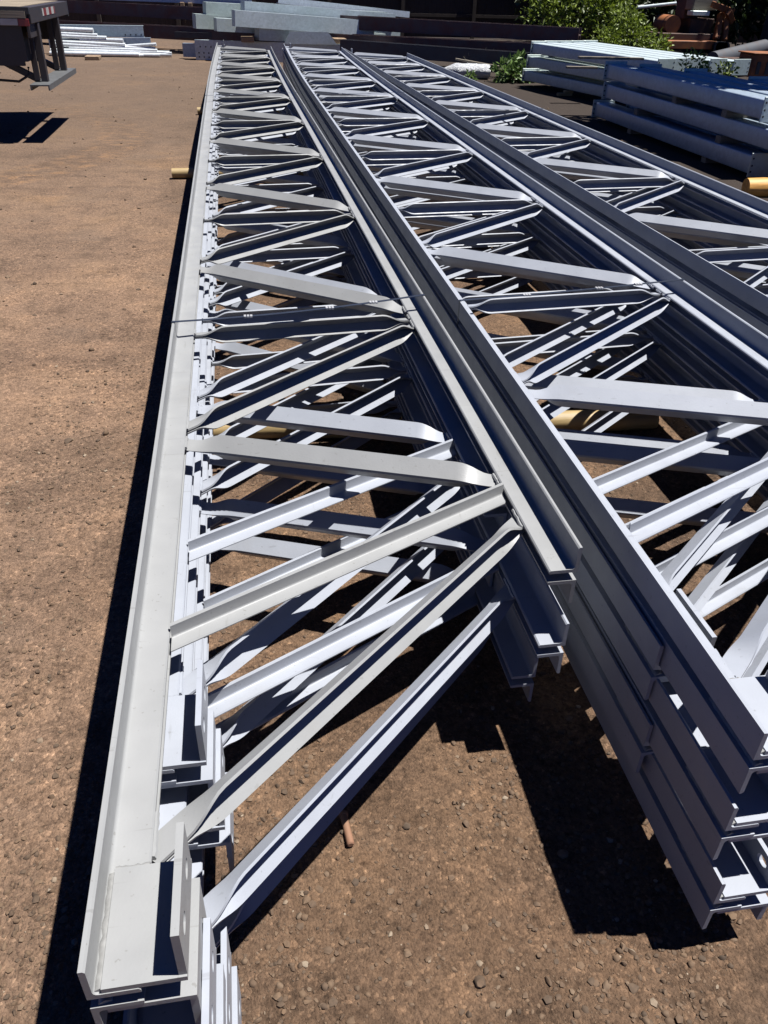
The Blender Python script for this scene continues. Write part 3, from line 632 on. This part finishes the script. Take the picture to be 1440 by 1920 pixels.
m = MB(); a, b = at_y(1335, 112, 18.0), at_y(1432, 88, 19.2); m.tube([a, b], .15, 20); o = m.build('steel_pipe', M['greybeam'], None, 40); tag(o, 'dark blue grey pipe lying in front of the rusty machine', 'pipe')
m = MB(); a, b = at_y(1372, 116, 17.2), at_y(1412, 122, 17.0); m.tube([a, b], .05, 14); o = m.build('steel_pipe', M['galv'], None, 40); tag(o, 'short pale pipe end beside the orange housing', 'pipe')
hs = empty('steel_housing', tuple(at_y(1425, 140, 16.6))); hl = hs.location.copy()
m = MB(); m.box((-.22, 0, -.05), (.75, .55, .35)); o = m.build('body', M['orange'], hs, 30, .015)
for k in range(2): m = MB(); m.box((-.12+k*.2, -.012, .0), (-.04+k*.2, .01, .22)); m.build('slot', M['black'], hs, 0, .003)
m = MB(); m.box((-.25, -.03, .352), (.78, .58, .375)); m.build('lid', M['orange'], hs, 0, .006)
tag(hs, 'orange steel housing with dark slots at the right edge, behind the blue tubes', 'machine housing')
m = MB(); m.box((-.28, -.1, 0), (.5, .5, .3)); o = m.build('scrap_block', M['darkrust'], None, 30, .02); p = at_y(1385, 142, 17.0); o.location = (p.x, p.y, max(0, p.z)); tag(o, 'dark rusty block between the pale pipe end and the orange housing', 'scrap')

# ---------------------------------------------------------------- plants
def leaf_mesh(mb, c, d, n, ln, w, fold=.25):
    d = d.normalized(); s = d.cross(n).normalized(); n = s.cross(d)
    a = c; b = c+d*ln; m1 = c+d*ln*.45+n*(-fold*w*.3)
    k = len(mb.v); mb.v += [a, m1+s*w*.5+n*w*fold, b-n*ln*.12, m1-s*w*.5+n*w*fold]; mb.f += [(k, k+1, k+2), (k, k+2, k+3)]
def rvec(z0=-1, z1=1):
    a = random.random()*6.283; z = random.uniform(z0, z1); r = math.sqrt(max(0, 1-z*z)); return Vector((r*math.cos(a), r*math.sin(a), z))
def bush(name, loc, blobs, nleaf, size, mat, label, cat, grp=None, nstem=14):
    root = empty(name, loc); lm = MB(); sm = MB()
    tot = sum(b[3] for b in blobs)
    for (cx, cy, cz, r) in blobs:
        k = max(1, int(nstem*r/tot))
        for _ in range(k):
            e = Vector((cx, cy, cz))+rvec(0, 1)*r*random.uniform(.6, 1.05); b = Vector((cx*.6+random.uniform(-.1, .1), cy*.6+random.uniform(-.1, .1), 0)); mm = (b+e)/2+rvec()*r*.12
            sm.tube([b, mm, e], [.009, .007, .003], 5)
        for _ in range(int(nleaf*r*r*3/sum(q[3]**2*3 for q in blobs))):
            v = rvec(-.7, 1); p = Vector((cx, cy, cz))+v*r*(random.uniform(.45, 1.12) if random.random() < .85 else random.uniform(.1, .6))
            if noise.noise(tuple((p+Vector(loc))*4.5/max(.25, r)*.6)) < -.18: continue
            if p.z < .02: continue
            d = (v+rvec()*.8+Vector((0, 0, random.uniform(-.5, .4)))); leaf_mesh(lm, p, d, rvec(.1, 1), size*random.uniform(.6, 1.3), size*random.uniform(.35, .6))
    o = lm.build('foliage', mat, root, 0); sm.build('stem', M['stem'], root)
    tag(root, label, cat, grp); return root
p = at_z(1130, 128, 0)
bush('weed_bush', (8.6, 21.2, 0), [(-1.1, .3, .85, .55), (-.35, .2, 1.05, .7), (.4, -.1, .95, .6), (-.1, .1, 1.6, .55), (-.9, .3, 1.45, .5), (.55, 0, 1.5, .4)], 4200, .13, M['leaf'], 'tall bright green weed bush behind the rusty beams', 'bush', None, 30)
bush('weed_bush', (9.0, 19.6, 0), [(-.55, 0, .45, .42), (0, 0, .6, .42), (.5, -.15, .42, .36), (-.1, .3, .95, .35)], 3000, .11, M['leaf'], 'lower green bush sloping down beside the orange machine', 'bush', None, 24)
p = at_z(965, 156, 0); bush('broadleaf_weed', (p.x, p.y+.15, 0), [(-.18, 0, .17, .2), (.12, .05, .2, .22), (.28, 0, .13, .15), (0, -.1, .12, .16)], 620, .15, M['leafbroad'], 'clump of broad leaved weed next to the wrapped roll', 'plant', None, 16)
p = at_z(880, 153, 0); bush('small_weed', (p.x, p.y, 0), [(0, 0, .07, .09), (.08, 0, .05, .07)], 120, .08, M['leafbroad'], 'small green weed in front of the wrapped roll', 'plant', None, 8)
p = at_y(1322, 140, 12.0); bush('feathery_weed', (p.x, 12.0, 0), [(-.2, 0, .74, .17), (-.08, 0, .48, .22), (.08, 0, .5, .2), (.3, 0, .62, .15), (-.3, .2, .4, .2)], 900, .075, M['leaf'], 'feathery yellow green weed growing behind the blue tubes', 'plant', None, 14)
m = MB(); p = at_y(885, 98, 18.6)
for _ in range(26):
    b = Vector((random.uniform(-.1, .1), random.uniform(-.05, .05), 0)); e = b+Vector((random.uniform(-.4, .45), random.uniform(-.1, .1), random.uniform(.1, .55))); m.tube([b, (b+e)/2+rvec()*.1, e+Vector((0, 0, -.05))], [.006, .005, .003], 5)
o = m.build('dry_weed', M['dry'], None); o.location = (p.x, 18.3, .05); tag(o, 'dry pale weed stalks in front of the dark red beam', 'plant')

def tree(loc, h, blobs, nleaf, size, label):
    root = empty('shade_tree', loc); m = MB(); tr = [Vector((0, 0, 0)), Vector((.05, .02, h*.25)), Vector((-.04, .05, h*.5)), Vector((.02, 0, h*.8))]
    m.tube(tr, [.24, .19, .15, .07], 14)
    for (cx, cy, cz, r) in blobs: m.tube([Vector((0, 0, min(cz*.55, h*.6))), Vector((cx*.5, cy*.5, cz*.72)), Vector((cx, cy, cz))], [.09, .06, .02], 8)
    m.build('trunk', M['bark'], root); lm = MB(); s2 = sum(b[3]**2 for b in blobs)
    for (cx, cy, cz, r) in blobs:
        for _ in range(int(nleaf*r*r/s2)):
            v = rvec(); p = Vector((cx, cy, cz))+Vector((v.x, v.y, v.z*.7))*r*random.uniform(.35, 1.1)
            if noise.noise(tuple(p*1.9+Vector(loc))) < -.22: continue
            leaf_mesh(lm, p, v+rvec(), rvec(.0, 1), size*random.uniform(.7, 1.3), size*random.uniform(.5, .8))
    lm.build('crown', M['leafdark'], root, 0); tag(root, label, 'tree', 'trees at the right of the yard')
tree((11.2, 10.6, 0), 6.0, [(-3.0, -.9, 5.2, 1.3), (-2.8, -.1, 5.6, 1.4), (-4.1, .35, 5.0, 1.15), (-1.2, -1.7, 5.4, 1.6), (0, 0, 6.4, 1.7), (-3.7, -1.1, 4.9, 1.0), (-2.6, -.6, 4.8, 1.3)], 17000, .26, 'tree right of the yard whose crown shades the blue tube stack')
tree((17.5, 26.5, 0), 6.0, [(-2.2, 0, 1.5, 1.7), (-.2, -.5, 1.3, 1.7), (1.8, 0, 1.6, 1.9), (-1.2, .3, 3.2, 1.9), (1.2, .2, 3.4, 2.0), (0, 0, 4.8, 2.0)], 9000, .26, 'dense dark tree by the fence behind the rusty machine')
tree((12.6, 28.3, 0), 6.0, [(-2.0, 0, 1.4, 1.5), (0, -.2, 1.2, 1.6), (1.9, 0, 1.5, 1.7), (-1, .3, 3.2, 1.9), (1.2, .2, 3.4, 1.9), (0, 0, 4.8, 1.8)], 8000, .26, 'dark tree between the weed bush and the fence')
tree((14.2, 22.6, 0), 6.5, [(.9, -.8, 4.4, 1.8), (-2.3, 1.6, 4.9, 1.4), (-.4, 1.9, 5.8, 1.8), (1.8, .2, 2.2, 1.4), (.9, -.9, 1.6, 1.1), (2.4, -1.2, 1.2, 1.2)], 9000, .22, 'dark tree standing over the rusty machine at the top right')

# stick lying on the dirt
a, b = at_z(643, 1524, .02), at_z(658, 1586, .02); a.z = gz(a.x, a.y)+.012; b.z = gz(b.x, b.y)+.012; d = (b-a); m = MB()
m.tube([a+d*s for s in (0, .03, .10, .11, .5, .97, 1)], [.009, .011, .011, .0085, .0085, .0088, .006], 12); o = m.build('rusty_peg', M['peg'], None, 40); tag(o, 'short rusty brown peg lying on the dirt in the foreground', 'peg')

# ---------------------------------------------------------------- light, sky, camera
d = Vector((-.36, .05, -1)).normalized()
sl = bpy.data.lights.new("sun", 'SUN'); sl.energy = 5.0; sl.angle = R(.53); sl.color = (1, .975, .94)
so = bpy.data.objects.new("sun", sl); C.objects.link(so); so.rotation_euler = d.to_track_quat('-Z', 'Y').to_euler(); so.location = (4, 0, 12)
w = bpy.data.worlds.new("World"); scn.world = w; w.use_nodes = True; t = w.node_tree
sk = t.nodes.new("ShaderNodeTexSky"); sk.sky_type = 'NISHITA'; sk.sun_disc = False; sk.sun_elevation = math.asin(-d.z); sk.sun_rotation = math.atan2(-d.x, -d.y); sk.altitude = 4000; sk.air_density = .5; sk.dust_density = 0; sk.ozone_density = 7
hs_ = t.nodes.new('ShaderNodeHueSaturation'); hs_.inputs['Saturation'].default_value = 1.2; hs_.inputs['Hue'].default_value = .513; t.links.new(sk.outputs[0], hs_.inputs['Color']); t.links.new(hs_.outputs[0], t.nodes["Background"].inputs[0]); t.nodes["Background"].inputs[1].default_value = .05
cd = bpy.data.cameras.new("camera"); cam = bpy.data.objects.new("camera", cd); C.objects.link(cam)
cd.sensor_fit = 'HORIZONTAL'; cd.sensor_width = 36; cd.lens = 36*F/1440; cd.clip_end = 400; cd.clip_start = .05
rt, dn, fw = AX[:, 0], AX[:, 1], AX[:, 2]
cam.matrix_world = Matrix(((rt[0], -dn[0], -fw[0], 0), (rt[1], -dn[1], -fw[1], 0), (rt[2], -dn[2], -fw[2], CAMZ), (0, 0, 0, 1)))
scn.camera = cam
vsx = scn.view_settings; scn.display_settings.display_device = 'sRGB'; vsx.view_transform = 'Standard'; vsx.look = 'None'; vsx.exposure = 1.25; vsx.gamma = 1
scn.render.engine = 'CYCLES'; scn.cycles.use_denoising = True; scn.cycles.max_bounces = 6
